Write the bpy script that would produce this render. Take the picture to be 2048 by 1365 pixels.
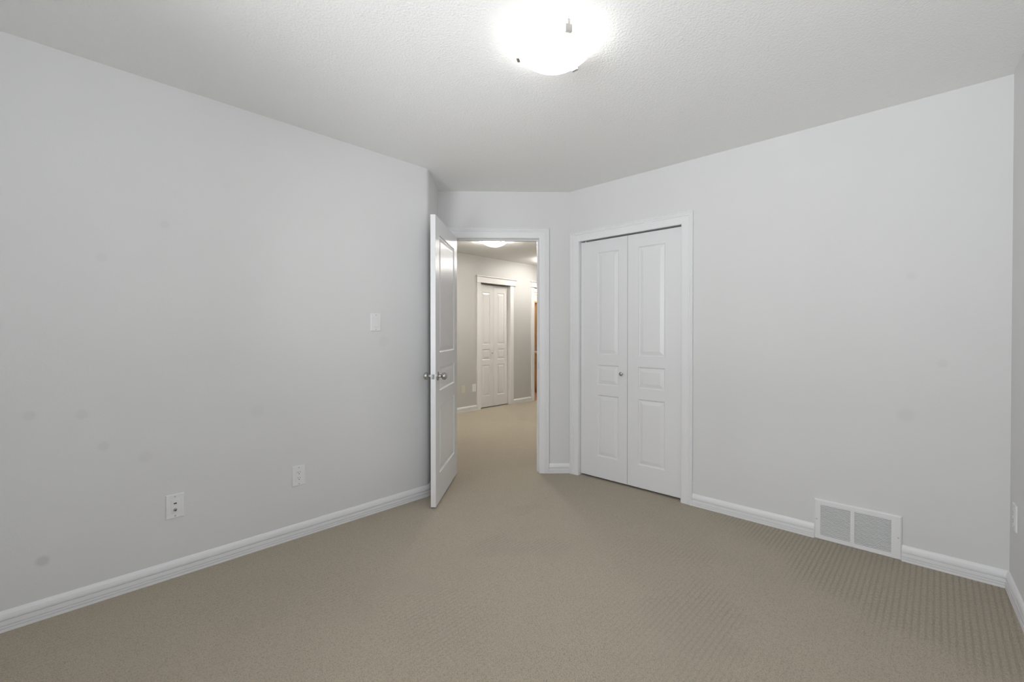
import bpy, bmesh, math
from mathutils import Vector, Matrix

for o in list(bpy.data.objects):
    bpy.data.objects.remove(o, do_unlink=True)
SC = bpy.context.scene
COL = SC.collection

# ------------------------------------------------------------------ camera
F_PX, YAW, PITCH, CY, CAM_H = 897.252, 0.758685, -0.008553, 674.745, 1.21565
cam = bpy.data.cameras.new('camera')
cam.sensor_fit = 'HORIZONTAL'
cam.sensor_width = 36.0
cam.lens = F_PX / 2048.0 * 36.0
cam.shift_y = -(682.5 - CY) / 2048.0
cam.clip_start = 0.05
co = bpy.data.objects.new('camera', cam)
COL.objects.link(co)
co.location = (0, 0, CAM_H)
co.rotation_euler = (math.pi / 2 + PITCH, 0, YAW)
SC.camera = co

# ------------------------------------------------------------------ world, exposure
w = bpy.data.worlds.new('overcast_sky')
SC.world = w
w.use_nodes = True
w.node_tree.nodes['Background'].inputs[0].default_value = (0.80, 0.88, 1.0, 1)
w.node_tree.nodes['Background'].inputs[1].default_value = 0.35
SC.view_settings.view_transform = 'Standard'
SC.view_settings.look = 'None'
SC.view_settings.gamma = 1
SC.view_settings.use_curve_mapping = False
SC.view_settings.exposure = 0.12

ROOM_LAMP, HALL_LAMP, VANITY_LAMP = 5.2, 92.0, 30.0
SKY = 1.0
BACK_Y = -0.62
WIN = (-1.65, 0.20, 0.75, 2.15)          # window in the wall behind the camera
ADDED_WIN = (2.25, 3.45, 0.85, 2.10)           # window added in the right wall to even the light (distance from far corner)
DAYLIGHT, SIDE_FILL = 67.0, 28.0  # the second one is the lamp of the added side window
UPFILL, UPFILL2 = 300.0, 220.0            # added fill lamps outside, aimed up through the windows to brighten the ceiling
def window_or_fill_light(name, energy, width, height, loc, direction):
    al = bpy.data.lights.new(name, 'AREA')
    al.shape = 'RECTANGLE'
    al.size, al.size_y = width, height
    al.energy = energy
    al.color = (0.957, 0.978, 1.0)
    ao = bpy.data.objects.new(name, al)
    COL.objects.link(ao)
    ao.location = loc
    ao.rotation_euler = Vector(direction).to_track_quat('-Z', 'Y').to_euler()
window_or_fill_light('window_daylight', DAYLIGHT, WIN[1] - WIN[0] + 0.3, WIN[3] - WIN[2] + 0.3, ((WIN[0] + WIN[1]) / 2, BACK_Y - 0.30, (WIN[2] + WIN[3]) / 2), (0, 1, 0))
_m = (ADDED_WIN[0] + ADDED_WIN[1]) / 2
window_or_fill_light('side_window_fill', SIDE_FILL, ADDED_WIN[1] - ADDED_WIN[0] + 0.3, ADDED_WIN[3] - ADDED_WIN[2] + 0.3,
             (0.2562 + _m * math.sin(0.0464) + 0.32, 3.1744 - _m * math.cos(0.0464), (ADDED_WIN[2] + ADDED_WIN[3]) / 2), (-1, -0.0464, 0))  # added lamp at the side window, lightens the left wall

window_or_fill_light('ceiling_fill', UPFILL, 5.0, 2.6, ((WIN[0] + WIN[1]) / 2 + 0.3, BACK_Y - 3.2, -0.35), (0, 0.85, 0.52))  # added fill lamp, no ground is built here; lifts the ceiling
window_or_fill_light('ceiling_fill_side', UPFILL2, 5.0, 2.6,
             (0.2562 + _m * math.sin(0.0464) + 3.2, 3.1744 - _m * math.cos(0.0464), -0.35), (-0.85, -0.03, 0.52))  # same added ceiling fill through the side window

# ------------------------------------------------------------------ materials
def nt(name):
    m = bpy.data.materials.new(name)
    m.use_nodes = True
    t = m.node_tree
    return m, t, t.nodes['Principled BSDF']

def N(t, kind, **kw):
    n = t.nodes.new(kind)
    for k, v in kw.items():
        setattr(n, k, v)
    return n

def math_node(t, op, a, b=None, c=None):
    n = t.nodes.new('ShaderNodeMath')
    n.operation = op
    for i, x in enumerate((a, b, c)):
        if x is None:
            continue
        if isinstance(x, (int, float)):
            n.inputs[i].default_value = x
        else:
            t.links.new(x, n.inputs[i])
    return n.outputs[0]

def mix_col(t, fac, a, b):
    n = t.nodes.new('ShaderNodeMix')
    n.data_type = 'RGBA'
    for idx, x in ((0, fac), (6, a), (7, b)):
        if isinstance(x, (int, float)):
            n.inputs[idx].default_value = x
        elif isinstance(x, tuple):
            n.inputs[idx].default_value = x
        else:
            t.links.new(x, n.inputs[idx])
    return n.outputs[2]

def noise(t, vec, scale, detail=3, rough=0.5):
    n = t.nodes.new('ShaderNodeTexNoise')
    n.inputs['Scale'].default_value = scale
    n.inputs['Detail'].default_value = detail
    n.inputs['Roughness'].default_value = rough
    t.links.new(vec, n.inputs['Vector'])
    return n.outputs['Fac']

def mapping(t, vec, scale):
    n = t.nodes.new('ShaderNodeMapping')
    n.inputs['Scale'].default_value = scale
    t.links.new(vec, n.inputs['Vector'])
    return n.outputs[0]

def bump(t, bsdf, h, strength, dist):
    b = t.nodes.new('ShaderNodeBump')
    b.inputs['Strength'].default_value = strength
    b.inputs['Distance'].default_value = dist
    t.links.new(h, b.inputs['Height'])
    t.links.new(b.outputs[0], bsdf.inputs['Normal'])

def paint(name, col, rough=0.6, bscale=180, bdist=0.0006, bstr=0.4, spots=(), spec=0.4):
    m, t, b = nt(name)
    c = (*col, 1)
    b.inputs['Base Color'].default_value = c
    b.inputs['Roughness'].default_value = rough
    b.inputs['Specular IOR Level'].default_value = spec
    tc = N(t, 'ShaderNodeTexCoord').outputs['Object']
    n1 = noise(t, tc, bscale, 2)
    bump(t, b, n1, bstr, bdist)
    # faint roller unevenness and a few hand-sized scuffs
    big = noise(t, tc, 1.7, 3)
    var = math_node(t, 'MULTIPLY_ADD', big, 0.05, -0.025)
    dark = None
    for (x, y, z, r, k) in spots:
        vd = N(t, 'ShaderNodeVectorMath', operation='DISTANCE')
        t.links.new(tc, vd.inputs[0])
        vd.inputs[1].default_value = (x, y, z)
        mr = N(t, 'ShaderNodeMapRange', interpolation_type='SMOOTHSTEP')
        t.links.new(vd.outputs['Value'], mr.inputs['Value'])
        mr.inputs['From Min'].default_value = r
        mr.inputs['From Max'].default_value = r * 0.35
        mr.inputs['To Min'].default_value = 0
        mr.inputs['To Max'].default_value = k
        dark = mr.outputs[0] if dark is None else math_node(t, 'MAXIMUM', dark, mr.outputs[0])
    f = math_node(t, 'SUBTRACT', 1.0, var)
    if dark is not None:
        f = math_node(t, 'SUBTRACT', f, dark)
    sc = N(t, 'ShaderNodeVectorMath', operation='SCALE')
    sc.inputs[0].default_value = col
    t.links.new(f, sc.inputs['Scale'])
    t.links.new(sc.outputs[0], b.inputs['Base Color'])
    return m

WALL = (0.755, 0.755, 0.753)
spots = [(-2.76, 0.005, 0.245, 0.030, 0.16), (-2.76, -0.03, 0.87, 0.028, 0.07), (-2.76, 0.13, 0.855, 0.03, 0.05),
         (-2.76, 0.84, 0.78, 0.05, 0.035), (-2.76, 0.20, 0.70, 0.03, 0.06), (-2.76, 0.43, 1.75, 0.03, 0.05),
         (-2.76, 1.63, 1.16, 0.05, 0.04), (-2.76, 0.2, 1.56, 0.03, 0.04), (-2.76, 0.35, 0.62, 0.04, 0.04),
         (-0.12, 3.174, 0.78, 0.05, 0.05), (0.02, 3.174, 1.06, 0.03, 0.05), (-0.10, 3.174, 1.52, 0.03, 0.03)]
M_wall = paint('light_grey_wall_paint', WALL, 0.62, 120, 0.0008, 0.35, spots, 0.3)
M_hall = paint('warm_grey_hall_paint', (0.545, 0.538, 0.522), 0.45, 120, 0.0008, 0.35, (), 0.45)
M_trim = paint('white_trim_paint', (0.86, 0.86, 0.87), 0.38, 60, 0.0001, 0.1)
M_halltrim = paint('white_hall_trim_paint', (0.82, 0.81, 0.79), 0.38, 60, 0.0001, 0.1)
M_plate = paint('white_cover_plate_plastic', (0.84, 0.84, 0.845), 0.32, 60, 0.0001, 0.1)
M_ivory = paint('ivory_plastic', (0.64, 0.62, 0.54), 0.35, 60, 0.0001, 0.1)

def door_paint(name, col):
    m, t, b = nt(name)
    b.inputs['Roughness'].default_value = 0.30
    b.inputs['Specular IOR Level'].default_value = 0.4
    tc = N(t, 'ShaderNodeTexCoord').outputs['Object']
    g = noise(t, mapping(t, tc, (120, 120, 3.5)), 1.0, 4, 0.6)
    bump(t, b, g, 0.35, 0.0009)
    big = noise(t, tc, 1.4, 2)
    f = math_node(t, 'MULTIPLY_ADD', big, 0.05, 0.975)
    sc = N(t, 'ShaderNodeVectorMath', operation='SCALE')
    sc.inputs[0].default_value = col
    t.links.new(f, sc.inputs['Scale'])
    t.links.new(sc.outputs[0], b.inputs['Base Color'])
    return m
M_door = door_paint('white_embossed_door_paint', (0.84, 0.84, 0.85))
M_halldoor = door_paint('white_hall_door_paint', (0.78, 0.77, 0.75))

def ceiling_mat():
    m, t, b = nt('stippled_ceiling_texture')
    b.inputs['Roughness'].default_value = 0.7
    b.inputs['Specular IOR Level'].default_value = 0.3
    tc = N(t, 'ShaderNodeTexCoord').outputs['Object']
    n1 = noise(t, tc, 95, 3, 0.6)
    v = N(t, 'ShaderNodeTexVoronoi')
    v.inputs['Scale'].default_value = 120
    t.links.new(tc, v.inputs['Vector'])
    h = math_node(t, 'ADD', n1, math_node(t, 'MULTIPLY', v.outputs['Distance'], 0.5))
    bump(t, b, h, 0.6, 0.0030)
    big = noise(t, tc, 1.1, 3)
    b.inputs['Base Color'].default_value = (0.66, 0.66, 0.655, 1)
    col = mix_col(t, big, (0.905, 0.905, 0.895, 1), (0.93, 0.93, 0.92, 1))
    t.links.new(col, b.inputs['Base Color'])
    return m
M_ceil = ceiling_mat()

def carpet_mat():
    m, t, b = nt('beige_loop_pattern_carpet')
    b.inputs['Roughness'].default_value = 0.95
    b.inputs['Specular IOR Level'].default_value = 0.1
    b.inputs['Sheen Weight'].default_value = 0.15
    b.inputs['Sheen Roughness'].default_value = 0.6
    tc = N(t, 'ShaderNodeTexCoord').outputs['Object']
    sx = N(t, 'ShaderNodeSeparateXYZ')
    # small wobble so that the rows are not ruler-straight
    nw = N(t, 'ShaderNodeTexNoise')
    nw.inputs['Scale'].default_value = 55
    t.links.new(tc, nw.inputs['Vector'])
    off = N(t, 'ShaderNodeVectorMath', operation='MULTIPLY_ADD')
    t.links.new(nw.outputs['Color'], off.inputs[0])
    off.inputs[1].default_value = (0.0075, 0.018, 0)
    t.links.new(tc, off.inputs[2])
    t.links.new(off.outputs[0], sx.inputs[0])
    X = math_node(t, 'DIVIDE', sx.outputs[0], 0.0225)
    Y = math_node(t, 'DIVIDE', sx.outputs[1], 0.030)
    gx = math_node(t, 'ABSOLUTE', math_node(t, 'SINE', math_node(t, 'MULTIPLY', X, math.pi)))
    stag = math_node(t, 'MULTIPLY', math_node(t, 'FLOOR', X), 0.37)
    gy = math_node(t, 'ABSOLUTE', math_node(t, 'SINE', math_node(t, 'MULTIPLY', math_node(t, 'ADD', Y, stag), math.pi)))
    gxr = N(t, 'ShaderNodeMapRange', interpolation_type='SMOOTHSTEP')
    t.links.new(gx, gxr.inputs['Value'])
    gxr.inputs['From Min'].default_value = 0.30
    gxr.inputs['From Max'].default_value = 0.78
    gx = gxr.outputs[0]
    gy = math_node(t, 'POWER', gy, 0.5)
    cell = math_node(t, 'MULTIPLY', gx, math_node(t, 'MULTIPLY_ADD', gy, 0.75, 0.25))
    # where the pile has been walked or vacuumed flat the pattern fades
    patch = noise(t, tc, 1.5, 3, 0.55)
    mr = N(t, 'ShaderNodeMapRange')
    t.links.new(patch, mr.inputs['Value'])
    mr.inputs['From Min'].default_value = 0.48
    mr.inputs['From Max'].default_value = 0.66
    mr.inputs['To Min'].default_value = 0.10
    mr.inputs['To Max'].default_value = 0.5
    # crisp rows along the closet wall
    s2 = N(t, 'ShaderNodeSeparateXYZ')
    t.links.new(tc, s2.inputs[0])
    near = N(t, 'ShaderNodeMapRange', interpolation_type='SMOOTHSTEP')
    wob = math_node(t, 'MULTIPLY_ADD', patch, 1.0, s2.outputs[1])
    wob = math_node(t, 'MULTIPLY_ADD', s2.outputs[0], 0.55, wob)
    t.links.new(wob, near.inputs['Value'])
    near.inputs['From Min'].default_value = 2.78
    near.inputs['From Max'].default_value = 3.02
    vis = math_node(t, 'MAXIMUM', mr.outputs[0], near.outputs[0])
    def blotch(x, y, r, k, ax=1.0, ay=1.0):
        mp = N(t, 'ShaderNodeMapping', vector_type='TEXTURE')
        mp.inputs['Location'].default_value = (x, y, 0)
        mp.inputs['Scale'].default_value = (r * ax, r * ay, 1)
        t.links.new(wv, mp.inputs['Vector'])
        ln = N(t, 'ShaderNodeVectorMath', operation='LENGTH')
        t.links.new(mp.outputs[0], ln.inputs[0])
        m2 = N(t, 'ShaderNodeMapRange', interpolation_type='SMOOTHSTEP')
        t.links.new(ln.outputs['Value'], m2.inputs['Value'])
        m2.inputs['From Min'].default_value = 1.0
        m2.inputs['From Max'].default_value = 0.45
        m2.inputs['To Max'].default_value = k
        return m2.outputs[0]
    warp = N(t, 'ShaderNodeTexNoise')
    warp.inputs['Scale'].default_value = 4.5
    t.links.new(tc, warp.inputs['Vector'])
    wo = N(t, 'ShaderNodeVectorMath', operation='MULTIPLY_ADD')
    t.links.new(warp.outputs['Color'], wo.inputs[0])
    wo.inputs[1].default_value = (0.35, 0.35, 0.0)
    t.links.new(tc, wo.inputs[2])
    wv = wo.outputs[0]
    h_ = 0.175
    for (x, y, r, k, ax, ay) in ((-0.74, 1.92, 0.32, 0.75, 0.8, 1.3), (-0.50, 1.50, 0.25, 0.6, 1, 1.2), (-1.82, 1.80, 0.20, 0.75, 1, 1), (-1.62, 1.95, 0.16, 0.65, 1, 1), (-2.05, 2.30, 0.16, 0.6, .7, 1.2)):
        vis = math_node(t, 'MAXIMUM', vis, blotch(x + h_, y + h_, r, k, ax, ay))
    low = math_node(t, 'MULTIPLY', math_node(t, 'SUBTRACT', 1.0, cell), vis)
    tuft = N(t, 'ShaderNodeTexVoronoi')
    tuft.inputs['Scale'].default_value = 300
    t.links.new(tc, tuft.inputs['Vector'])
    fine = noise(t, tc, 420, 3, 0.7)
    mid = noise(t, tc, 160, 2, 0.6)
    tf = math_node(t, 'SUBTRACT', 1.0, tuft.outputs['Distance'])
    height = math_node(t, 'SUBTRACT', math_node(t, 'ADD', math_node(t, 'MULTIPLY', tf, 0.55), math_node(t, 'MULTIPLY', fine, 0.35)), math_node(t, 'MULTIPLY', low, 0.45))
    height = math_node(t, 'MULTIPLY_ADD', mid, 0.3, height)
    bump(t, b, height, 0.85, 0.0050)
    light = (0.54, 0.475, 0.368, 1)
    dark = (0.36, 0.312, 0.243, 1)
    speck = math_node(t, 'MULTIPLY_ADD', math_node(t, 'ADD', fine, math_node(t, 'MULTIPLY', mid, 0.5)), 3.0, -1.35)
    c1 = mix_col(t, math_node(t, 'MULTIPLY', low, 0.66), light, dark)
    cl = N(t, 'ShaderNodeClamp'); t.links.new(speck, cl.inputs[0])
    c2 = mix_col(t, math_node(t, 'MULTIPLY', math_node(t, 'SUBTRACT', 1.0, cl.outputs[0]), 0.6), c1, dark)
    sp = N(t, 'ShaderNodeMapRange')
    t.links.new(tuft.outputs['Distance'], sp.inputs['Value'])
    sp.inputs['From Min'].default_value = 0.42
    sp.inputs['From Max'].default_value = 0.80
    sp.inputs['To Max'].default_value = 0.48
    c2 = mix_col(t, sp.outputs[0], c2, (0.22, 0.185, 0.14, 1))
    tr = noise(t, mapping(t, tc, (1.0, 1.0, 1.0)), 2.3, 4, 0.55)
    soil = N(t, 'ShaderNodeMapRange')
    t.links.new(tr, soil.inputs['Value'])
    soil.inputs['From Min'].default_value = 0.50
    soil.inputs['From Max'].default_value = 0.70
    soil.inputs['To Max'].default_value = 0.40
    sl = soil.outputs[0]
    for (x, y, r, k, ax, ay) in ((-1.80, 1.26, 0.14, 0.55, 1.2, .7), (-1.98, 1.12, 0.13, 0.5, 1.2, .7), (-1.78, 1.78, 0.16, 0.45, 1.1, .8), (-1.52, 1.95, 0.14, 0.4, .7, 1.2), (-0.74, 1.75, 0.30, 0.35, .8, 1.3)):
        sl = math_node(t, 'MAXIMUM', sl, blotch(x + h_, y + h_, r, k, ax, ay))
    c3 = mix_col(t, sl, c2, (0.44, 0.382, 0.30, 1))
    t.links.new(c3, b.inputs['Base Color'])
    return m
M_carpet = carpet_mat()

def flat(name, col, rough=0.5, metal=0.0):
    m, t, b = nt(name)
    b.inputs['Base Color'].default_value = (*col, 1)
    b.inputs['Metallic'].default_value = metal
    b.inputs['Roughness'].default_value = rough
    tc = N(t, 'ShaderNodeTexCoord').outputs['Object']
    n1 = noise(t, tc, 40, 2)
    mr = N(t, 'ShaderNodeMapRange')
    t.links.new(n1, mr.inputs['Value'])
    mr.inputs['To Min'].default_value = max(0.02, rough - 0.05)
    mr.inputs['To Max'].default_value = min(1, rough + 0.05)
    t.links.new(mr.outputs[0], b.inputs['Roughness'])
    return m
M_nickel = flat('satin_nickel', (0.50, 0.49, 0.47), 0.30, 1.0)
M_screw = flat('painted_screw', (0.55, 0.55, 0.55), 0.4)
M_latch = flat('dull_nickel', (0.36, 0.36, 0.37), 0.5, 1.0)
M_dark = flat('dark_backing_black', (0.035, 0.035, 0.035), 0.8)  # near-black colour standing in for shade inside the duct
M_slot = flat('dark_slot', (0.05, 0.05, 0.05), 0.6)
M_counter = flat('beige_counter_laminate', (0.75, 0.62, 0.50), 0.3)

def lamp_mat(name, col, strength):
    m, t, b = nt(name)
    b.inputs['Base Color'].default_value = (0.8, 0.8, 0.78, 1)
    b.inputs['Roughness'].default_value = 0.25
    tc = N(t, 'ShaderNodeTexCoord').outputs['Object']
    n1 = noise(t, tc, 6, 2)
    s = math_node(t, 'MULTIPLY_ADD', n1, strength * 0.1, strength * 0.95)
    b.inputs['Emission Color'].default_value = (*col, 1)
    t.links.new(s, b.inputs['Emission Strength'])
    return m
M_bowl = lamp_mat('lit_frosted_glass', (1.0, 0.985, 0.955), ROOM_LAMP)
M_hallbowl = lamp_mat('lit_warm_frosted_glass', (1.0, 0.955, 0.89), HALL_LAMP)
M_hallbowl2 = lamp_mat('lit_warm_frosted_glass_dimmer', (1.0, 0.955, 0.89), HALL_LAMP * 0.72)
M_vanitybulb = lamp_mat('lit_vanity_globe', (1.0, 0.86, 0.66), VANITY_LAMP)

def wood_mat(name, c1, c2, scale=(30, 30, 2.2)):
    m, t, b = nt(name)
    b.inputs['Roughness'].default_value = 0.4
    tc = N(t, 'ShaderNodeTexCoord').outputs['Object']
    g = noise(t, mapping(t, tc, scale), 1.0, 5, 0.6)
    t.links.new(mix_col(t, g, (*c1, 1), (*c2, 1)), b.inputs['Base Color'])
    return m
M_maple = wood_mat('honey_maple_wood', (0.66, 0.41, 0.20), (0.57, 0.33, 0.145))
M_tile = wood_mat('terracotta_floor', (0.55, 0.28, 0.15), (0.47, 0.22, 0.11), (6, 6, 6))

def glass_mat():
    m = bpy.data.materials.new('window_glass')
    m.use_nodes = True
    t = m.node_tree
    t.nodes.clear()
    out = N(t, 'ShaderNodeOutputMaterial')
    tr = N(t, 'ShaderNodeBsdfTransparent')
    gl = N(t, 'ShaderNodeBsdfGlossy')
    gl.inputs['Roughness'].default_value = 0.02
    fr = N(t, 'ShaderNodeFresnel')
    mx = N(t, 'ShaderNodeMixShader')
    t.links.new(fr.outputs[0], mx.inputs[0])
    t.links.new(tr.outputs[0], mx.inputs[1])
    t.links.new(gl.outputs[0], mx.inputs[2])
    t.links.new(mx.outputs[0], out.inputs[0])
    return m
M_glass = glass_mat()

# ------------------------------------------------------------------ helpers
def obj(name, verts, faces, mat, parent=None, smooth=False, recalc=True, angle=35):
    me = bpy.data.meshes.new(name)
    me.from_pydata([tuple(v) for v in verts], [], faces)
    bm = bmesh.new()
    bm.from_mesh(me)
    bmesh.ops.remove_doubles(bm, verts=bm.verts, dist=1e-6)
    if recalc:
        bmesh.ops.recalc_face_normals(bm, faces=bm.faces)
    if smooth:
        for f in bm.faces:
            f.smooth = True
        for e in bm.edges:
            if len(e.link_faces) == 2 and e.calc_face_angle(0) > math.radians(angle):
                e.smooth = False
    bm.to_mesh(me)
    bm.free()
    me.materials.append(mat)
    o = bpy.data.objects.new(name, me)
    COL.objects.link(o)
    if parent:
        o.parent = parent
        o.matrix_parent_inverse = parent_matrix(parent).inverted()
    return o

def parent_matrix(o):
    m = Matrix.Translation(o.location) @ o.rotation_euler.to_matrix().to_4x4()
    if o.parent:
        return parent_matrix(o.parent) @ o.matrix_parent_inverse @ m
    return m

def tag(o, label=None, cat=None, group=None, kind=None):
    for k, v in (('label', label), ('category', cat), ('group', group), ('kind', kind)):
        if v:
            o[k] = v
    return o

def thing(name, loc, label, cat, group=None, kind=None):
    o = bpy.data.objects.new(name, None)
    o.empty_display_size = 0.05
    COL.objects.link(o)
    o.location = loc
    return tag(o, label, cat, group, kind)

class Fr:
    """wall frame: s along the wall, n out of the wall into the room, z up"""
    def __init__(self, o, s, n):
        self.o = Vector((o[0], o[1], 0))
        self.s = Vector((s[0], s[1], 0)).normalized()
        self.n = Vector((n[0], n[1], 0)).normalized()
    def __call__(self, s, n, z):
        return self.o + self.s * s + self.n * n + Vector((0, 0, z))

class MB:
    def __init__(self):
        self.v, self.f = [], []
    def add(self, vs, fs):
        k = len(self.v)
        self.v += [Vector(p) for p in vs]
        self.f += [tuple(i + k for i in f) for f in fs]
    def box(self, fr, s0, s1, n0, n1, z0, z1, bev=0.0):
        """box; with bev its outer (n1) face is chamfered all round"""
        if bev <= 0:
            vs = [fr(s, n, z) for n in (n0, n1) for z in (z0, z1) for s in (s0, s1)]
            self.add(vs, [(0, 1, 3, 2), (4, 5, 7, 6), (0, 1, 5, 4), (2, 3, 7, 6), (0, 2, 6, 4), (1, 3, 7, 5)])
            return
        b = bev
        rings = [(n0, 0), (n1 - b, 0), (n1 - b * 0.3, b * 0.3), (n1, b)]
        self.rings(fr, s0, s1, z0, z1, rings, True)
    def rings(self, fr, s0, s1, z0, z1, rings, back=False):
        vs, fs = [], []
        for (n, i) in rings:
            vs += [fr(s0 + i, n, z0 + i), fr(s1 - i, n, z0 + i), fr(s1 - i, n, z1 - i), fr(s0 + i, n, z1 - i)]
        for r in range(len(rings) - 1):
            for k in range(4):
                a, b = r * 4 + k, r * 4 + (k + 1) % 4
                fs.append((a, b, b + 4, a + 4))
        L = (len(rings) - 1) * 4
        fs.append((L, L + 1, L + 2, L + 3))
        if back:
            fs.append((0, 3, 2, 1))
        self.add(vs, fs)
    def lathe(self, fr, s, n0, z, prof, seg=28, cap=True):
        """profile of (n offset, radius) turned about the wall normal"""
        vs, fs = [], []
        for (n, r) in prof:
            for k in range(seg):
                a = 2 * math.pi * k / seg
                vs.append(fr(s + r * math.cos(a), n0 + n, z + r * math.sin(a)))
        for i in range(len(prof) - 1):
            for k in range(seg):
                a, b = i * seg + k, i * seg + (k + 1) % seg
                fs.append((a, b, b + seg, a + seg))
        if cap:
            fs.append(tuple(range(seg)))
            fs.append(tuple((len(prof) - 1) * seg + k for k in range(seg)))
        self.add(vs, fs)
    def build(self, name, mat, parent=None, **kw):
        return obj(name, self.v, self.f, mat, parent, **kw)

def prism(name, pts, z0, z1, mat, parent=None, smooth=False):
    n = len(pts)
    vs = [(p[0], p[1], z0) for p in pts] + [(p[0], p[1], z1) for p in pts]
    fs = [tuple(range(n)), tuple(range(n, 2 * n))] + [(i, (i + 1) % n, (i + 1) % n + n, i + n) for i in range(n)]
    return obj(name, vs, fs, mat, parent, smooth=smooth, angle=25)

def wall(name, fr, length, th, H, openings, mat, s_start=0.0):
    """wall slab behind n=0, with openings (s0, s1, z0, z1)"""
    us = sorted({s_start, length} | {x for o in openings for x in o[:2]})
    zs = sorted({0.0, H} | {x for o in openings for x in o[2:]})
    hole = lambda s, z: any(o[0] < s < o[1] and o[2] < z < o[3] for o in openings)
    mb = MB()
    solid = {}
    for i in range(len(us) - 1):
        for j in range(len(zs) - 1):
            solid[i, j] = not hole((us[i] + us[i + 1]) / 2, (zs[j] + zs[j + 1]) / 2)
    for (i, j), ok in solid.items():
        if not ok:
            continue
        a, b, c, d = us[i], us[i + 1], zs[j], zs[j + 1]
        for n in (0, -th):
            mb.add([fr(a, n, c), fr(b, n, c), fr(b, n, d), fr(a, n, d)], [(0, 1, 2, 3)])
        for (di, dj, P, Q) in ((-1, 0, (a, c), (a, d)), (1, 0, (b, c), (b, d)), (0, -1, (a, c), (b, c)), (0, 1, (a, d), (b, d))):
            if not solid.get((i + di, j + dj), False):
                mb.add([fr(P[0], 0, P[1]), fr(Q[0], 0, Q[1]), fr(Q[0], -th, Q[1]), fr(P[0], -th, P[1])], [(0, 1, 2, 3)])
    return tag(mb.build(name, mat), kind='structure')

def offset_poly(pts, left_normals, d):
    """point positions of a polyline moved sideways by d, mitred"""
    out = []
    for i, p in enumerate(pts):
        if i == 0:
            nn = left_normals[0]; k = 1
        elif i == len(pts) - 1:
            nn = left_normals[-1]; k = 1
        else:
            nn = (left_normals[i - 1] + left_normals[i]).normalized()
            k = 1 / max(0.3, nn.dot(left_normals[i]))
        out.append(Vector(p) + nn * d * k)
    return out

BASE_PROF = [(0, 0.0), (0.0160, 0.0), (0.0160, 0.0120), (0.0105, 0.0128), (0.0105, 0.0150), (0.0152, 0.0158), (0.0152, 0.0240),
             (0.0100, 0.0248), (0.0100, 0.0268), (0.0146, 0.0276), (0.0146, 0.0440), (0.0060, 0.0450), (0.0060, 0.0484), (0.0130, 0.0500),
             (0.0128, 0.0580), (0.0105, 0.0690), (0.0065, 0.0785), (0.0030, 0.0830), (0, 0.0830)]

def baseboard(name, pts, side, mat, prof=BASE_PROF):
    """side=+1: the room lies left of the walking direction"""
    P = [Vector((p[0], p[1])) for p in pts]
    nr = []
    for a, b in zip(P, P[1:]):
        d = (b - a).normalized()
        nr.append(Vector((-d.y, d.x)) * side)
    vs, fs = [], []
    for (o, z) in prof:
        for q in offset_poly(P, nr, o):
            vs.append((q.x, q.y, z))
    m, L = len(P), len(prof)
    for i in range(L - 1):
        for k in range(m - 1):
            fs.append((i * m + k, i * m + k + 1, (i + 1) * m + k + 1, (i + 1) * m + k))
    for k in range(m - 1):
        fs.append((k, k + 1, (L - 1) * m + k + 1, (L - 1) * m + k))
    fs.append(tuple(i * m for i in range(L)))
    fs.append(tuple(i * m + m - 1 for i in range(L)))
    return tag(obj(name, vs, fs, mat), kind='structure')

CASE_PROF = [(0, 0), (0, 0.009), (0.003, 0.0115), (0.010, 0.0135), (0.047, 0.0150), (0.050, 0.0125), (0.053, 0.0125), (0.056, 0.0175), (0.063, 0.0180),
             (0.0655, 0.0150), (0.068, 0.0185), (0.0735, 0.0190), (0.0755, 0.0165), (0.078, 0.0200), (0.082, 0.0195), (0.084, 0.0170), (0.084, 0)]

def casing_arr(fr, s0, s1, zt, prof=CASE_PROF):
    mb = MB()
    vs, fs = [], []
    for (wd, t) in prof:
        vs += [fr(s0 - wd, t, 0), fr(s0 - wd, t, zt + wd), fr(s1 + wd, t, zt + wd), fr(s1 + wd, t, 0)]
    L = len(prof)
    for i in range(L - 1):
        for k in range(3):
            fs.append((i * 4 + k, i * 4 + k + 1, i * 4 + k + 5, i * 4 + k + 4))
    for k in range(3):
        fs.append((k, k + 1, (L - 1) * 4 + k + 1, (L - 1) * 4 + k))
    fs.append(tuple(i * 4 for i in range(L)))
    fs.append(tuple(i * 4 + 3 for i in range(L)))
    mb.add(vs, fs)
    return mb

def jamb(mb, fr, s0, s1, zt, th, t=0.018, stop=None):
    """jamb lining inside a wall opening; s0,s1,zt are the finished faces"""
    mb.box(fr, s0 - t, s0, -th, 0.0, 0, zt + t)
    mb.box(fr, s1, s1 + t, -th, 0.0, 0, zt + t)
    mb.box(fr, s0, s1, -th, 0.0, zt, zt + t)
    if stop:
        a, b, k = stop
        mb.box(fr, s0, s0 + k, a, b, 0, zt)
        mb.box(fr, s1 - k, s1, a, b, 0, zt)
        mb.box(fr, s0 + k, s1 - k, a, b, zt - k, zt)

PANEL = [(0, 0), (-0.0035, 0.002), (-0.0085, 0.007), (-0.0095, 0.012), (-0.0085, 0.015), (-0.0028, 0.036), (-0.0018, 0.039)]

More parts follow.
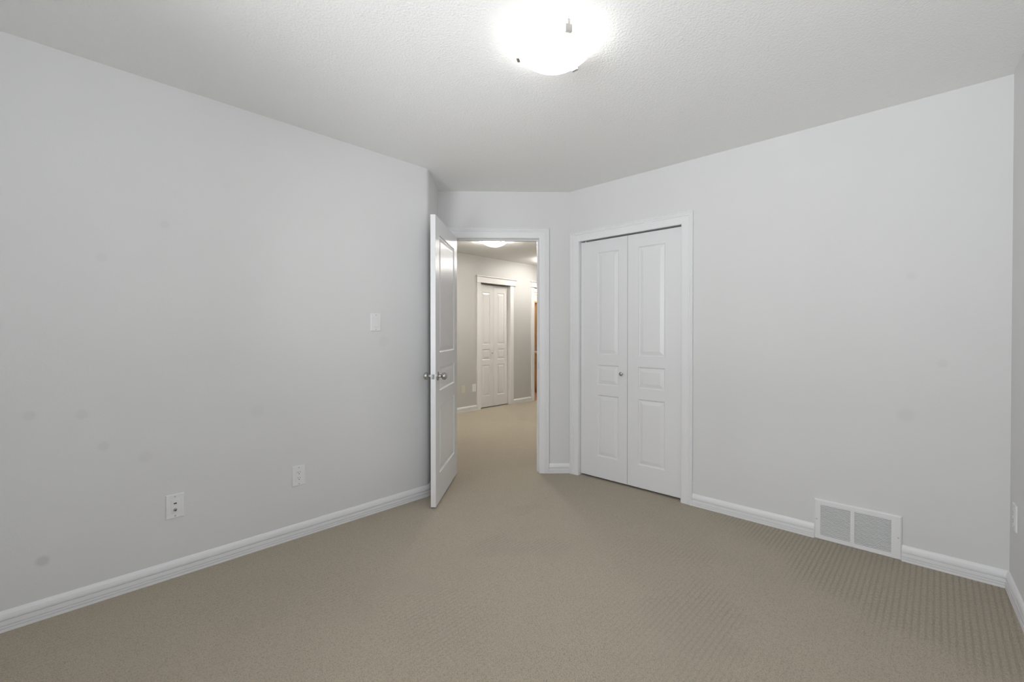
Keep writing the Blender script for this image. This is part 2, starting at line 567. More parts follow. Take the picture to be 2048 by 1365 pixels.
def leaf(fr, wd, z0, z1, th, su, panels):
    """moulded door leaf; front face n=0, back n=-th; one column of raised panels su=(u0,u1)"""
    us = [0, su[0], su[1], wd]
    zs = [z0] + [x for p in panels for x in p] + [z1]
    mb = MB()
    for side in (0, 1):
        f = (lambda s, n, z: fr(s, n, z)) if side == 0 else (lambda s, n, z: fr(s, -th - n, z))
        for i in range(3):
            for j in range(len(zs) - 1):
                a, b, c, d = us[i], us[i + 1], zs[j], zs[j + 1]
                if i == 1 and j % 2 == 1:
                    mb.rings(f, a, b, c, d, PANEL)
                else:
                    mb.add([f(a, 0, c), f(b, 0, c), f(b, 0, d), f(a, 0, d)], [(0, 1, 2, 3)])
    for i in range(3):
        for z in (z0, z1):
            mb.add([fr(us[i], 0, z), fr(us[i + 1], 0, z), fr(us[i + 1], -th, z), fr(us[i], -th, z)], [(0, 1, 2, 3)])
    for j in range(len(zs) - 1):
        for u in (0, wd):
            mb.add([fr(u, 0, zs[j]), fr(u, 0, zs[j + 1]), fr(u, -th, zs[j + 1]), fr(u, -th, zs[j])], [(0, 1, 2, 3)])
    return mb

# ------------------------------------------------------------------ room shell
H = 2.44
TH = 0.115
XL = -2.760                                   # left wall face
YC = 3.1744                                   # closet wall face
S2 = math.sqrt(0.5)
c1 = Vector((XL, 2.0046)); c2 = Vector((-3.1250, 2.3698)); c3 = Vector((-2.3204, 3.1744))
c4 = Vector((0.2562, YC))
ang = 0.0464
rw_d = Vector((math.sin(ang), -math.cos(ang)))
c5 = c4 + rw_d * ((YC - BACK_Y) / math.cos(ang))
XH = -5.279                                   # hall wall face
HALL_S, HALL_N = 2.42, 8.6                    # hall ends

# floors
prism('floor', [(XH - 0.12, HALL_S - 0.3), (-3.4, HALL_S - 0.3), (-3.0, 1.9), (XL - 0.12, 1.9), (XL - 0.12, BACK_Y - 0.12), (c5.x + 0.12, BACK_Y - 0.12),
                (c4.x + 0.12, YC + 0.8), (-1.9, YC + 0.8), (-1.9, HALL_N + 0.1), (XH - 0.12, HALL_N + 0.1), (XH - 0.12, 5.72), (XH - 0.80, 5.72), (XH - 0.80, 4.60), (XH - 0.12, 4.60)], -0.12, 0.0, M_carpet)
bpy.data.objects['floor']['kind'] = 'structure'
prism('ceiling', [(-7.6, HALL_S - 0.3), (-3.4, HALL_S - 0.3), (-3.0, 1.9), (XL - 0.12, 1.9), (XL - 0.12, BACK_Y - 0.12), (c5.x + 0.12, BACK_Y - 0.12),
                  (c4.x + 0.12, YC + 0.8), (-1.9, YC + 0.8), (-1.9, HALL_N + 0.1), (-7.6, HALL_N + 0.1)], H, H + 0.12, M_ceil)
bpy.data.objects['ceiling']['kind'] = 'structure'

# left wall with its rounded outside corner, and the angled return behind the door
def fillet(p, d_in, d_out, r, n=7):
    """arc points rounding the corner p between unit directions d_in and d_out"""
    turn = math.acos(max(-1, min(1, d_in.dot(d_out))))
    t = r * math.tan(turn / 2)
    a, b = p - d_in * t, p + d_out * t
    pts = []
    for k in range(n + 1):
        u = k / n
        pts.append((1 - u) ** 2 * a + 2 * u * (1 - u) * p + u * u * b)
    return pts
arc = fillet(c1, Vector((0, 1)), Vector((-S2, S2)), 0.07)
wl = prism('wall_left', [(XL - TH, BACK_Y - 0.1), (XL, BACK_Y - 0.1)] + [tuple(p) for p in arc] + [(arc[-1].x - TH * S2, arc[-1].y - TH * S2)], 0, H, M_wall, smooth=True)
tag(wl, kind='structure')
tag(prism('wall_return', [tuple(arc[-1]), tuple(c2), (c2.x - 0.16, c2.y), (arc[-1].x - TH * S2, arc[-1].y - TH * S2)], 0, H, M_wall), kind='structure')

# doorway wall, 45 degrees
FD = Fr(c2, (S2, S2), (S2, -S2))
DW = (c3 - c2).length
D0, D1, DZ = 0.128, 0.871, 2.036
wall('wall_doorway', FD, DW + 0.04, TH, H, [(D0 - 0.018, D1 + 0.018, 0, DZ + 0.018)], M_wall, -0.04)

# closet wall
FC = Fr((c3.x, YC), (1, 0), (0, -1))
X0, X1, CZ = -2.220, -1.333, 2.000
cs = lambda x: x - c3.x
wall('wall_closet', FC, c4.x - c3.x + 0.12, TH, H, [(cs(X0) - 0.018, cs(X1) + 0.018, 0, CZ + 0.018)], M_wall)
FR = Fr(c4, tuple(rw_d), (-rw_d.y * -1, 0) if False else (-math.cos(ang), -math.sin(ang)))
wall('wall_right', FR, (c5 - c4).length + 0.12, TH, H, [ADDED_WIN], M_wall)
FB = Fr((c5.x, BACK_Y), (-1, 0), (0, 1))
bs = lambda x: c5.x - x
wall('wall_back', FB, bs(XL), TH, H, [(bs(WIN[1]), bs(WIN[0]), WIN[2], WIN[3])], M_wall)

# window behind the camera and the added side window: frame, sill and panes
def window(name, fr, a, b, z0, z1, label):
    win = thing(name, tuple(fr((a + b) / 2, -0.05, z0)), label, 'window', kind='structure')
    m_ = (a + b) / 2
    mb = MB()
    for (p, q, r, s) in ((a, a + .05, z0, z1), (b - .05, b, z0, z1), (a + .05, b - .05, z0, z0 + .05), (a + .05, b - .05, z1 - .05, z1), (m_ - .03, m_ + .03, z0 + .05, z1 - .05)):
        mb.box(fr, p, q, -0.09, -0.03, r, s)
    mb.build('window_frame', M_trim, win)
    for (p, q) in ((a + .05, m_ - .03), (m_ + .03, b - .05)):
        mb = MB(); mb.box(fr, p, q, -0.064, -0.060, z0 + .05, z1 - .05); mb.build('window_pane', M_glass, win)
    mb = MB(); mb.box(fr, a - .03, b + .03, 0.0, 0.05, z0 - .03, z0, .006); mb.build('window_sill', M_trim, win)
window('window_1', FB, bs(WIN[1]), bs(WIN[0]), WIN[2], WIN[3], 'white framed sliding window in the back wall behind the camera')
window('window_added', FR, ADDED_WIN[0], ADDED_WIN[1], ADDED_WIN[2], ADDED_WIN[3], 'white framed window added out of view in the right wall to even the light')

# closet interior
tag(prism('wall_closet_inner', [(-2.34, YC + TH), (-2.34, YC + 0.75), (-0.6, YC + 0.75), (-0.6, YC + TH), (-0.7, YC + TH), (-0.7, YC + 0.65), (-2.27, YC + 0.65), (-2.27, YC + TH)], 0, H, M_wall), kind='structure')

# trims and casings
tag(casing_arr(FD, D0 - .004, D1 + .004, DZ + .004).build('trim_1', M_trim, smooth=True), kind='structure')
mb = MB(); jamb(mb, FD, D0, D1, DZ, TH, stop=(-0.075, -0.040, 0.011)); jo = tag(mb.build('trim_2', M_trim), kind='structure')
back = Fr(FD(0, -TH, 0), (S2, S2), (-S2, S2))
tag(casing_arr(back, D0 - .004, D1 + .004, DZ + .004).build('trim_3', M_halltrim, smooth=True), kind='structure')
tag(casing_arr(FC, cs(X0) - .001, cs(X1) + .001, CZ - .004).build('trim_4', M_trim, smooth=True), kind='structure')
mb = MB(); jamb(mb, FC, cs(X0), cs(X1), CZ, TH); tag(mb.build('trim_5', M_trim), kind='structure')
# strike plate let into the right jamb
mb = MB()
mb.box(FD, D1 - 0.0012, D1 + 0.001, -0.034, -0.004, 0.905, 0.962)
mb.box(FD, D1 - 0.0015, D1 + 0.0045, -0.004, -0.0005, 0.918, 0.949)
tag(mb.build('strike_plate', M_nickel), 'small satin nickel strike plate on the right jamb of the open doorway', 'strike plate')

# baseboards
cas = 0.084
dpt = lambda s: tuple((c2 + Vector((S2, S2)) * s))
baseboard('baseboard_left', [(XL, BACK_Y)] + [tuple(p) for p in arc] + [tuple(c2), dpt(D0 - .004 - cas)], -1, M_trim)
baseboard('baseboard_doorway', [dpt(D1 + .004 + cas)] + [tuple(p) for p in fillet(c3, Vector((S2, S2)), Vector((1, 0)), 0.03, 4)][:-1] + [(X0 - .001 - cas, YC)], -1, M_trim)
VX0, VX1 = -0.524, -0.131
baseboard('baseboard_closet', [(X1 + .001 + cas, YC), (VX0, YC)], -1, M_trim)
baseboard('baseboard_right', [(VX1, YC), tuple(c4), tuple(c5)], -1, M_trim)
baseboard('baseboard_back', [tuple(c5), (XL, BACK_Y)], -1, M_trim)

# ------------------------------------------------------------------ knobs
KNOB = [(0, 0.0325), (0.003, 0.0325), (0.006, 0.030), (0.008, 0.016), (0.010, 0.0110), (0.026, 0.0100), (0.029, 0.0125), (0.032, 0.0180),
        (0.036, 0.0225), (0.042, 0.0258), (0.048, 0.0268), (0.054, 0.0258), (0.060, 0.0220), (0.064, 0.0160), (0.0665, 0.0090), (0.067, 0.003)]
SMALLKNOB = [(0, 0.008), (0.002, 0.008), (0.004, 0.005), (0.013, 0.005), (0.017, 0.010), (0.021, 0.0145), (0.026, 0.0155), (0.030, 0.012), (0.032, 0.005)]

# bedroom door, standing open
hinge = Vector((-2.995, 2.472)); near = Vector((-2.508, 1.880))
dd = (near - hinge).normalized()
nn = Vector((-dd.y, dd.x))
if nn.x < 0:
    nn = -nn
FO = Fr(hinge, tuple(dd), tuple(nn))
LW, LT = 0.766, 0.035
PZ = [(0.215, 0.702), (0.805, 0.972), (1.080, 1.918)]
door = thing('door_1', (*FO(0, -LT / 2, 0).xy, 0.012), 'white three-panel bedroom door standing open against the angled wall return', 'door', kind='structure')
leaf(FO, LW, 0.012, 2.034, LT, (0.115, 0.648), PZ).build('door_leaf', M_door, door)
for f, lab in ((FO, 'knob on the face towards the doorway'), (Fr(FO(0, -LT, 0), tuple(dd), tuple(-nn)), 'knob on the face towards the left wall')):
    mb = MB(); mb.lathe(f, LW - 0.060, 0.0, 0.915, KNOB, 36)
    k = mb.build('door_knob', M_nickel, door, smooth=True, angle=40)
    k['label'] = 'satin nickel ' + lab
mb = MB()
FE = Fr(FO(LW, -LT / 2, 0), tuple(nn), tuple(dd))
mb.box(FE, -0.0105, 0.0105, 0, 0.0012, 0.897, 0.933)
mb.build('latch_plate', M_latch, door)
mb = MB(); mb.box(FE, -0.006, 0.006, 0, 0.009, 0.904, 0.926, .002); mb.build('latch_bolt', M_latch, door)
for z in (0.20, 1.02, 1.83):
    mb = MB()
    fz = FO(-0.006, -LT - 0.004, 0)
    vs, fs = [], []
    for i, zz in enumerate((z - 0.045, z + 0.045)):
        for k in range(12):
            vs.append((fz.x + 0.006 * math.cos(k * math.pi / 6), fz.y + 0.006 * math.sin(k * math.pi / 6), zz))
    fs = [tuple(range(12)), tuple(range(12, 24))] + [(k, (k + 1) % 12, (k + 1) % 12 + 12, k + 12) for k in range(12)]
    obj('hinge', vs, fs, M_nickel, door, smooth=True)

# bedroom closet bifold door
REC = 0.026
FK = Fr((0, YC + REC), (1, 0), (0, -1))
cd = thing('door_2', ((X0 + X1) / 2, YC + REC, 0.02), 'closed white bifold closet door with two moulded leaves and one small knob', 'door', kind='structure')
mid = -1.7765
BZ = [(0.192, 0.704), (0.786, 0.954), (1.036, 1.886)]
f1 = Fr((X0 + .003, YC + REC), (1, 0), (0, -1))
l1 = leaf(f1, mid - .0015 - X0 - .003, 0.016, CZ - 0.012, 0.032, (0.163, 0.361), BZ).build('door_leaf', M_door, cd)
f2 = Fr((mid + .0015, YC + REC), (1, 0), (0, -1))
leaf(f2, X1 - .003 - mid - .0015, 0.016, CZ - 0.012, 0.032, (0.090, 0.307), BZ).build('door_leaf', M_door, cd)
mb = MB(); mb.lathe(FK, -1.823, 0, 0.892, SMALLKNOB, 28)
mb.build('door_knob', M_nickel, l1, smooth=True, angle=40)
mb = MB(); mb.lathe(FK, X0 + 0.045, -0.02, 0, [(0, .004), (.008, .004)], 10)
vs = [(X0 + .04 + .005 * math.cos(k * math.pi / 5), YC + REC + .016 + .005 * math.sin(k * math.pi / 5), z) for z in (CZ - .012, CZ) for k in range(10)]
obj('pivot_pin', vs, [tuple(range(10)), tuple(range(10, 20))] + [(k, (k + 1) % 10, (k + 1) % 10 + 10, k + 10) for k in range(10)], M_plate, cd)

# ------------------------------------------------------------------ ceiling lights
def ceiling_light(x, y, mat, label, group=None, rot=0.0, R=0.151, D=0.066, zr=-0.052):
    t = thing('ceiling_light', (x, y, H), label, 'ceiling light', group)
    def turned(name, prof, m, closed_in=True, seg=56):
        vs, fs = [], []
        for (r, z) in prof:
            for k in range(seg):
                a = 2 * math.pi * k / seg
                vs.append((x + r * math.cos(a), y + r * math.sin(a), H + z))
        n = len(prof)
        for i in range(n - 1):
            for k in range(seg):
                p, q = i * seg + k, i * seg + (k + 1) % seg
                fs.append((p, q, q + seg, p + seg))
        if closed_in:
            fs.append(tuple(range(seg)))
            fs.append(tuple((n - 1) * seg + k for k in range(seg)))
        return obj(name, vs, fs, m, t, smooth=True, angle=40)
    turned('base_plate', [(0.105, 0), (0.105, -0.016), (0.098, -0.022), (0.03, -0.022)], M_plate)
    # shallow glass bowl, 4 mm thick, open towards the ceiling
    outer, inner = [], []
    for i in range(15):
        r = R * (1 - i / 14) if i < 14 else 0.004
        outer.append((r, zr - D * (1 - (r / R) ** 2.1)))
    for (r, z) in reversed(outer):
        inner.append((max(0.003, r - 0.004 * (r / R)), z + 0.004))
    prof = [(R, zr + 0.003)] + outer + [(p, q) for p, q in inner] + [(R - 0.004, zr + 0.003)]
    seg = 64
    vs, fs = [], []
    for (r, z) in prof:
        for k in range(seg):
            a = 2 * math.pi * k / seg
            vs.append((x + r * math.cos(a), y + r * math.sin(a), H + z))
    n = len(prof)
    for i in range(n):
        j = (i + 1) % n
        for k in range(seg):
            k2 = (k + 1) % seg
            fs.append((i * seg + k, i * seg + k2, j * seg + k2, j * seg + k))
    obj('glass_bowl', vs, fs, mat, t, smooth=True, angle=60)
    for k in range(3):
        a = math.radians(90 + 120 * k) + rot
        d = Vector((math.cos(a), math.sin(a))); s = Vector((-d.y, d.x))
        f = Fr((x, y), tuple(s), tuple(d))
        c = MB()
        hw = 0.0135
        c.box(f, -hw * .5, hw * .5, 0.096, R + 0.006, H - 0.020, H - 0.017)
        c.box(f, -hw * .4, hw * .4, R + 0.003, R + 0.006, H + zr + 0.015, H - 0.017)
        c.box(f, -hw, hw, R + 0.003, R + 0.006, H + zr - 0.010, H + zr + 0.016)
        c.box(f, -hw, hw, R - 0.006, R + 0.006, H + zr - 0.013, H + zr - 0.010)
        c.build('clip', M_nickel, t)
    return t
ceiling_light(-1.167, 1.484, M_bowl, 'lit frosted glass bowl light with three metal clips on the bedroom ceiling', rot=0.0)
ceiling_light(-4.20, 4.10, M_hallbowl, 'lit bowl light on the hall ceiling seen just under the door head', rot=0.3, R=0.150, D=0.050, zr=-0.044)
ceiling_light(-4.66, 5.86, M_hallbowl2, 'second hall ceiling light, farther down and right of the door opening', rot=0.3, R=0.150, D=0.050, zr=-0.044)

# ------------------------------------------------------------------ wall plates
def screw(mb_fr, s, n, z, parent):
    m = MB(); m.lathe(mb_fr, s, n, z, [(0, .0036), (.0008, .0036), (.0014, .0024)], 12)
    m.box(mb_fr, s - .003, s + .003, n + .0012, n + .0016, z - .0004, z + .0004)
    return m.build('screw', M_screw, parent, smooth=True)

def plate(fr, s, z, label, name, cat, group=None, mat=None, wd=0.074, ht=0.119):
    t = thing(name, tuple(fr(s, 0, z)), label, cat, group)
    m = MB(); m.box(fr, s - wd / 2, s + wd / 2, 0, 0.0065, z - ht / 2, z + ht / 2, .0035)
    m.build('cover_plate', mat or M_plate, t)
    return t

FL = Fr((XL, 0), (0, 1), (1, 0))
# rocker light switch
t = plate(FL, 1.569, 1.290, 'white rocker light switch on the left wall beside the open door', 'light_switch', 'light switch')
m = MB(); m.rings(FL, 1.569 - .0175, 1.569 + .0175, 1.290 - .0345, 1.290 + .0345, [(0.0066, 0), (0.0080, 0.0008), (0.0080, 0.003), (0.0060, 0.0035)])
m.build('switch_frame', M_plate, t)
m = MB()
s0, s1, z0, z1 = 1.569 - .0135, 1.569 + .0135, 1.290 - .030, 1.290 + .030
m.add([FL(s0, .006, z0), FL(s1, .006, z0), FL(s1, .006, z1), FL(s0, .006, z1), FL(s0, .0125, z0), FL(s1, .0125, z0), FL(s1, .0085, z1), FL(s0, .0085, z1)],
      [(0, 1, 2, 3), (4, 5, 6, 7), (0, 1, 5, 4), (1, 2, 6, 5), (2, 3, 7, 6), (3, 0, 4, 7)])
m.build('rocker', M_plate, t)
for dz in (-.048, .048):
    screw(FL, 1.569, .0062, 1.290 + dz, t)

# phone and coax plate
y0, zc = 0.463, 0.353
t = plate(FL, y0, zc, 'white wall plate with a phone jack and coax socket, left of the power outlet', 'phone_coax_plate', 'wall plate')
m = MB(); m.box(FL, y0 - .0165, y0 + .0165, .006, .0082, zc - .0335, zc + .0335, .001)
m.build('insert', M_plate, t)
m = MB(); m.rings(FL, y0 - .0085, y0 + .0085, zc + .010, zc + .022, [(.0083, 0), (.0095, .0006), (.0095, .0018)])
j = m.build('phone_jack', M_plate, t)
m = MB(); m.box(FL, y0 - .006, y0 + .006, .0093, .0100, zc + .0115, zc + .0180); m.build('jack_opening', M_slot, j)
m = MB(); m.lathe(FL, y0, .0080, zc - .017, [(0, .0078), (.002, .0078), (.0025, .0050), (.0105, .0050), (.0105, .0030), (.004, .0028)], 24)
j = m.build('coax_socket', M_nickel, t, smooth=True)
m = MB(); m.lathe(FL, y0, .0085, zc - .017, [(0, .0028), (.006, .0028)], 14); m.build('socket_core', M_slot, j)
for dz in (-.048, .048):
    screw(FL, y0, .0062, zc + dz, t)

def outlet(fr, s, z, label, mats=None, detail=True):
    t = plate(fr, s, z, label, 'power_outlet', 'power outlet', 'duplex power outlets', mats)
    m = MB(); m.box(fr, s - .0165, s + .0165, .006, .0082, z - .0335, z + .0335, .001)
    rc = m.build('receptacle', mats or M_plate, t)
    for zz in (z + .017, z - .017):
        m = MB()
        m.box(fr, s - .0072, s - .0052, .0081, .0085, zz + .000, zz + .0085)
        m.box(fr, s + .0052, s + .0072, .0081, .0085, zz + .001, zz + .0080)
        m.lathe(fr, s, .0081, zz - .0058, [(0, .0026), (.0004, .0026)], 12)
        m.build('socket_slots', M_slot, rc)
    for dz in (-.048, .048):
        screw(fr, s, .0062, z + dz, t)
    return t
outlet(FL, 1.061, 0.368, 'white duplex power outlet on the left wall, between wall plate and door')
outlet(FR, 0.140, 0.383, 'white duplex power outlet seen edge-on on the wall at far right')

# ------------------------------------------------------------------ return air grille
va, vb, vz0, vz1 = VX0, VX1, 0.000, 0.235
FV = Fr((0, YC), (1, 0), (0, -1))
vent = thing('return_air_grille', ((va + vb) / 2, YC, 0.0), 'white louvred return air grille at the foot of the closet wall', 'air vent')
gw = (0.030, 0.172, 0.190, 0.350)            # the two louvre fields
gz = (0.030, 0.208)
us = [va, va + gw[0], va + gw[1], va + gw[2], va + gw[3], vb]
zs = [vz0, gz[0], gz[1], vz1]
m = MB()
T0, T1, bv = 0.0, 0.013, 0.005
for i in range(5):
    for j in range(3):
        if j == 1 and i in (1, 3):
            continue
        a = us[i] + (bv if i == 0 else 0); b = us[i + 1] - (bv if i == 4 else 0)
        c = zs[j] + (bv if j == 0 else 0); d = zs[j + 1] - (bv if j == 2 else 0)
        m.add([FV(a, T1, c), FV(b, T1, c), FV(b, T1, d), FV(a, T1, d)], [(0, 1, 2, 3)])
for (p, q) in (((va, vz0), (vb, vz0)), ((vb, vz0), (vb, vz1)), ((vb, vz1), (va, vz1)), ((va, vz1), (va, vz0))):
    def ins(pt):
        return (pt[0] + (bv if pt[0] == va else -bv), pt[1] + (bv if pt[1] == vz0 else -bv))
    a, b = ins(p), ins(q)
    m.add([FV(p[0], T0, p[1]), FV(q[0], T0, q[1]), FV(q[0], T1 - bv, q[1]), FV(p[0], T1 - bv, p[1])], [(0, 1, 2, 3)])
    m.add([FV(p[0], T1 - bv, p[1]), FV(q[0], T1 - bv, q[1]), FV(b[0], T1, b[1]), FV(a[0], T1, a[1])], [(0, 1, 2, 3)])
for i in (1, 3):
    for (p, q) in (((us[i], gz[0]), (us[i + 1], gz[0])), ((us[i + 1], gz[0]), (us[i + 1], gz[1])), ((us[i + 1], gz[1]), (us[i], gz[1])), ((us[i], gz[1]), (us[i], gz[0]))):
        m.add([FV(p[0], T1, p[1]), FV(q[0], T1, q[1]), FV(q[0], T0 + .001, q[1]), FV(p[0], T0 + .001, p[1])], [(0, 1, 2, 3)])
m.build('frame', M_trim, vent)
m = MB(); m.box(FV, va + .01, vb - .01, 0.0004, 0.0012, vz0 + .01, vz1 - .01); m.build('dark_backing', M_dark, vent)  # dark sheet on the uncut wall, painted shade behind the louvres
NS = 22
for i in (1, 3):
    m = MB()
    for k in range(NS):
        zc = gz[0] + (gz[1] - gz[0]) * (k + 0.5) / NS
        hh = (gz[1] - gz[0]) / NS
        # louvre blade: slopes down towards the room
        A = [(0.0075, zc + hh * 0.34), (0.0080, zc + hh * 0.42), (0.0122, zc + hh * 0.20), (0.0128, zc + hh * 0.10), (0.0128, zc - hh * 0.22), (0.0118, zc - hh * 0.22), (0.0112, zc + hh * 0.08)]
        L = len(A)
        vs = [FV(us[i], n, z) for n, z in A] + [FV(us[i + 1], n, z) for n, z in A]
        m.add(vs, [tuple(range(L)), tuple(range(L, 2 * L))] + [(q, (q + 1) % L, (q + 1) % L + L, q + L) for q in range(L)])
    m.build('louvre_panel', M_trim, vent)
screw(FV, va + 0.012, T1 - .0004, 0.118, vent)
screw(FV, vb - 0.014, T1 - .0004, 0.118, vent)

# ------------------------------------------------------------------ hall
FH = Fr((XH, 0), (0, 1), (1, 0))
A0, A1, AZ = 4.838, 5.515, 2.022               # hall closet opening
B0, B1, BZ2 = 6.145, 6.930, 2.040              # bathroom doorway
wall('wall_hall', FH, HALL_N, TH, H, [(A0 - .018, A1 + .018, 0, AZ + .018), (B0 - .018, B1 + .018, 0, BZ2 + .018)], M_hall, HALL_S - 0.2)
wall('wall_hall_south', Fr((XH, HALL_S), (1, 0), (0, 1)), 2.08, TH, H, [], M_hall)
wall('wall_hall_north', Fr((XH, HALL_N), (1, 0), (0, -1)), 3.3, TH, H, [], M_hall)
wall('wall_hall_east', Fr((-2.40, YC + TH + 0.02), (0, 1), (-1, 0)), HALL_N - YC - TH - 0.02, 0.05, H, [], M_hall)

def hall_trim(n1, n2, s0, s1, zt, hs0, hs1):
    cw = 0.083
    m = MB()
    for (a, b) in ((s0 - cw, s0), (s1, s1 + cw)):
        m.box(FH, a, b, 0, 0.016, 0, zt, .004)
    m.box(FH, hs0, hs1, 0, 0.020, zt, zt + 0.092, .002)
    m.box(FH, hs0 - .010, hs1 + .010, 0, 0.028, zt, zt + 0.012, .004)
    m.box(FH, hs0 - .018, hs1 + .018, 0, 0.036, zt + 0.092, zt + 0.112, .006)
    tag(m.build(n1, M_halltrim), kind='structure')
    m = MB(); jamb(m, FH, s0, s1, zt, TH); tag(m.build(n2, M_halltrim), kind='structure')
hall_trim('trim_6', 'trim_7', A0, A1, AZ, A0 - .085, A1 + .125)
hall_trim('trim_8', 'trim_9', B0, B1, BZ2, B0 - .088, B1 + .095)
bprof = BASE_PROF
baseboard('baseboard_hall_left', [(XH, A0 - .083), (XH, HALL_S), (-3.2, HALL_S)], 1, M_halltrim)
baseboard('baseboard_hall_middle', [(XH, B0 - .083), (XH, A1 + .083)], 1, M_halltrim)
baseboard('baseboard_hall_right', [(XH, HALL_N), (XH, B1 + .083)], 1, M_halltrim)

hr = 0.048
hd = thing('door_3', (XH - hr, (A0 + A1) / 2, 0.02), 'closed white bifold door of the hall closet with small knob', 'door', kind='structure')
hm = (A0 + A1) / 2
HZ = [(0.195, 0.700), (0.784, 0.955), (1.034, 1.884)]
f1 = Fr((XH - hr, A0 + .003), (0, 1), (1, 0))
wl_ = hm - .0015 - A0 - .003
l1 = leaf(f1, wl_, 0.015, AZ - 0.014, 0.032, (0.085, 0.253), HZ).build('door_leaf', M_halldoor, hd)
f2 = Fr((XH - hr, hm + .0015), (0, 1), (1, 0))
leaf(f2, wl_, 0.015, AZ - 0.014, 0.032, (0.088, 0.252), HZ).build('door_leaf', M_halldoor, hd)
m = MB(); m.lathe(Fr((XH - hr, 0), (0, 1), (1, 0)), hm - 0.045, 0, 0.892, SMALLKNOB, 20)
m.build('door_knob', M_nickel, l1, smooth=True)
# closet shell behind the bifold
tag(prism('wall_hall_closet_inner', [(XH - TH, A0 - .15), (XH - .7, A0 - .15), (XH - .7, A1 + .15), (XH - TH, A1 + .15), (XH - TH, A1 + .10), (XH - .65, A1 + .10), (XH - .65, A0 - .10), (XH - TH, A0 - .10)], 0, H, M_hall), kind='structure')

# wall plates in the hall
t = plate(FH, 4.474, 0.356, 'ivory phone jack plate low on the hall wall, left one of the pair', 'phone_jack_plate', 'wall plate', wd=.078, mat=M_ivory)
m = MB(); m.box(FH, 4.474 - .009, 4.474 + .009, .006, .0095, .356 - .022, .356 + .022, .001); m.build('phone_jack', M_ivory, t)
outlet(FH, 4.700, 0.358, 'white duplex power outlet on the hall wall beside the closet casing')

# ------------------------------------------------------------------ bathroom beyond the hall
BX0, BX1, BY0, BY1 = -7.45, XH - TH, 5.95, 7.45
tag(prism('floor_bathroom', [(BX0, BY0), (XH - 0.12, BY0), (XH - 0.12, B0), (XH - .02, B0), (XH - .02, B1), (XH - 0.12, B1), (XH - 0.12, BY1), (BX0, BY1)], -0.10, 0.003, M_tile), kind='structure')
tag(prism('wall_bathroom', [(BX1, BY0), (BX0, BY0), (BX0, BY1), (BX1, BY1), (BX1, BY1 + .08), (BX0 - .08, BY1 + .08), (BX0 - .08, BY0 - .08), (BX1, BY0 - .08)], 0, H, M_hall), kind='structure')
VY = 6.95
FW = Fr((0, BY1), (1, 0), (0, -1))
dpv = BY1 - VY
va0, va1 = -7.0, -5.50
van = thing('bathroom_vanity', ((va0 + va1) / 2, BY1 - dpv / 2, 0), 'honey wood bathroom vanity with pale counter seen through the far doorway', 'vanity')
m = MB(); m.box(FW, va0, va1, 0.002, dpv - .075, 0.003, 0.105); m.build('toe_kick', M_maple, van)
m = MB(); m.box(FW, va0, va1, 0.002, dpv - .02, 0.105, 0.80); m.build('body', M_maple, van)
nd = 4
for k in range(nd):
    a = va0 + (va1 - va0) * k / nd + .012; b = va0 + (va1 - va0) * (k + 1) / nd - .012
    m = MB(); m.box(FW, a, b, dpv - .02, dpv - .002, 0.625, 0.785, .006); dr = m.build('drawer', M_maple, van)
    m = MB(); m.lathe(FW, (a + b) / 2, dpv - .002, 0.705, SMALLKNOB, 14); m.build('knob', M_nickel, dr, smooth=True)
    m = MB(); m.rings(FW, a, b, 0.125, 0.605, [(dpv - .02, 0), (dpv - .002, 0), (dpv - .002, .05), (dpv - .008, .055), (dpv - .008, .06)], True)
    dr = m.build('cabinet_door', M_maple, van)
    m = MB(); m.lathe(FW, b - .03, dpv - .002, 0.56, SMALLKNOB, 14); m.build('knob', M_nickel, dr, smooth=True)
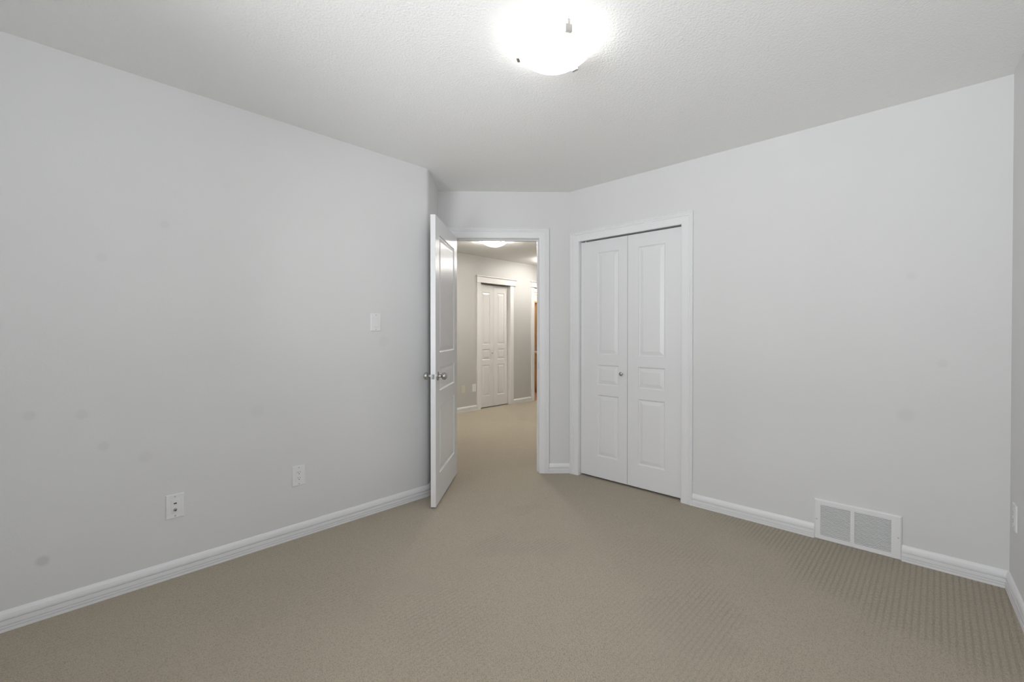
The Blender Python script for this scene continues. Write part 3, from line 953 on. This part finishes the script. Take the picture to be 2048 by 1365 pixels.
m = MB(); m.box(FW, va0 - .005, va1 + .005, 0.002, dpv + .012, 0.80, 0.838, .006); m.build('countertop', M_counter, van)
m = MB(); m.box(FW, va0, va1, 0.002, 0.020, 0.838, 0.92, .003); m.build('backsplash', M_counter, van)
wc = thing('wall_cabinet', (-6.3, BY1, 0.93), 'honey wood wall cabinet above the vanity seen through the far doorway', 'cabinet')
m = MB(); m.box(FW, -6.85, -5.70, 0.002, 0.13, 0.93, 1.90); m.build('body', M_maple, wc)
for (a, b) in ((-6.84, -6.47), (-6.46, -6.09), (-6.08, -5.71)):
    for (c, d) in ((0.94, 1.185), (1.20, 1.855)):
        m = MB(); m.rings(FW, a, b, c, d, [(.13, 0), (.148, 0), (.148, .045), (.142, .05), (.142, .055)], True)
        m.build('cabinet_door', M_maple, wc)
m = MB(); m.box(FW, -6.87, -5.68, 0.002, 0.17, 1.86, 1.91, .01); m.build('cornice', M_maple, wc)
vl = thing('vanity_light', (-6.3, BY1, 2.1), 'bright vanity light bar above the honey wood wall cabinet', 'wall light')
m = MB(); m.box(FW, -6.75, -5.85, 0.001, 0.03, 2.05, 2.15, .006); m.build('back_plate', M_nickel, vl)
for x in (-6.60, -6.30, -6.00):
    m = MB(); m.lathe(FW, x, 0.03, 2.10, [(0, .012), (.185, .012)], 16); m.build('arm', M_nickel, vl, smooth=True)
for x in (-6.60, -6.30, -6.00):
    seg, rg = 20, 12
    vs, fs = [], []
    cx, cy, cz, r = x, BY1 - 0.27, 2.10, 0.065
    for i in range(rg + 1):
        ph = math.pi * i / rg
        rr = max(.003, r * math.sin(ph))
        for k in range(seg):
            th = 2 * math.pi * k / seg
            vs.append((cx + rr * math.cos(th), cy + r * math.cos(ph), cz + rr * math.sin(th)))
    for i in range(rg):
        for k in range(seg):
            p, q = i * seg + k, i * seg + (k + 1) % seg
            fs.append((p, q, q + seg, p + seg))
    fs += [tuple(range(seg)), tuple(rg * seg + k for k in range(seg))]
    obj('globe', vs, fs, M_vanitybulb, vl, smooth=True, angle=60)
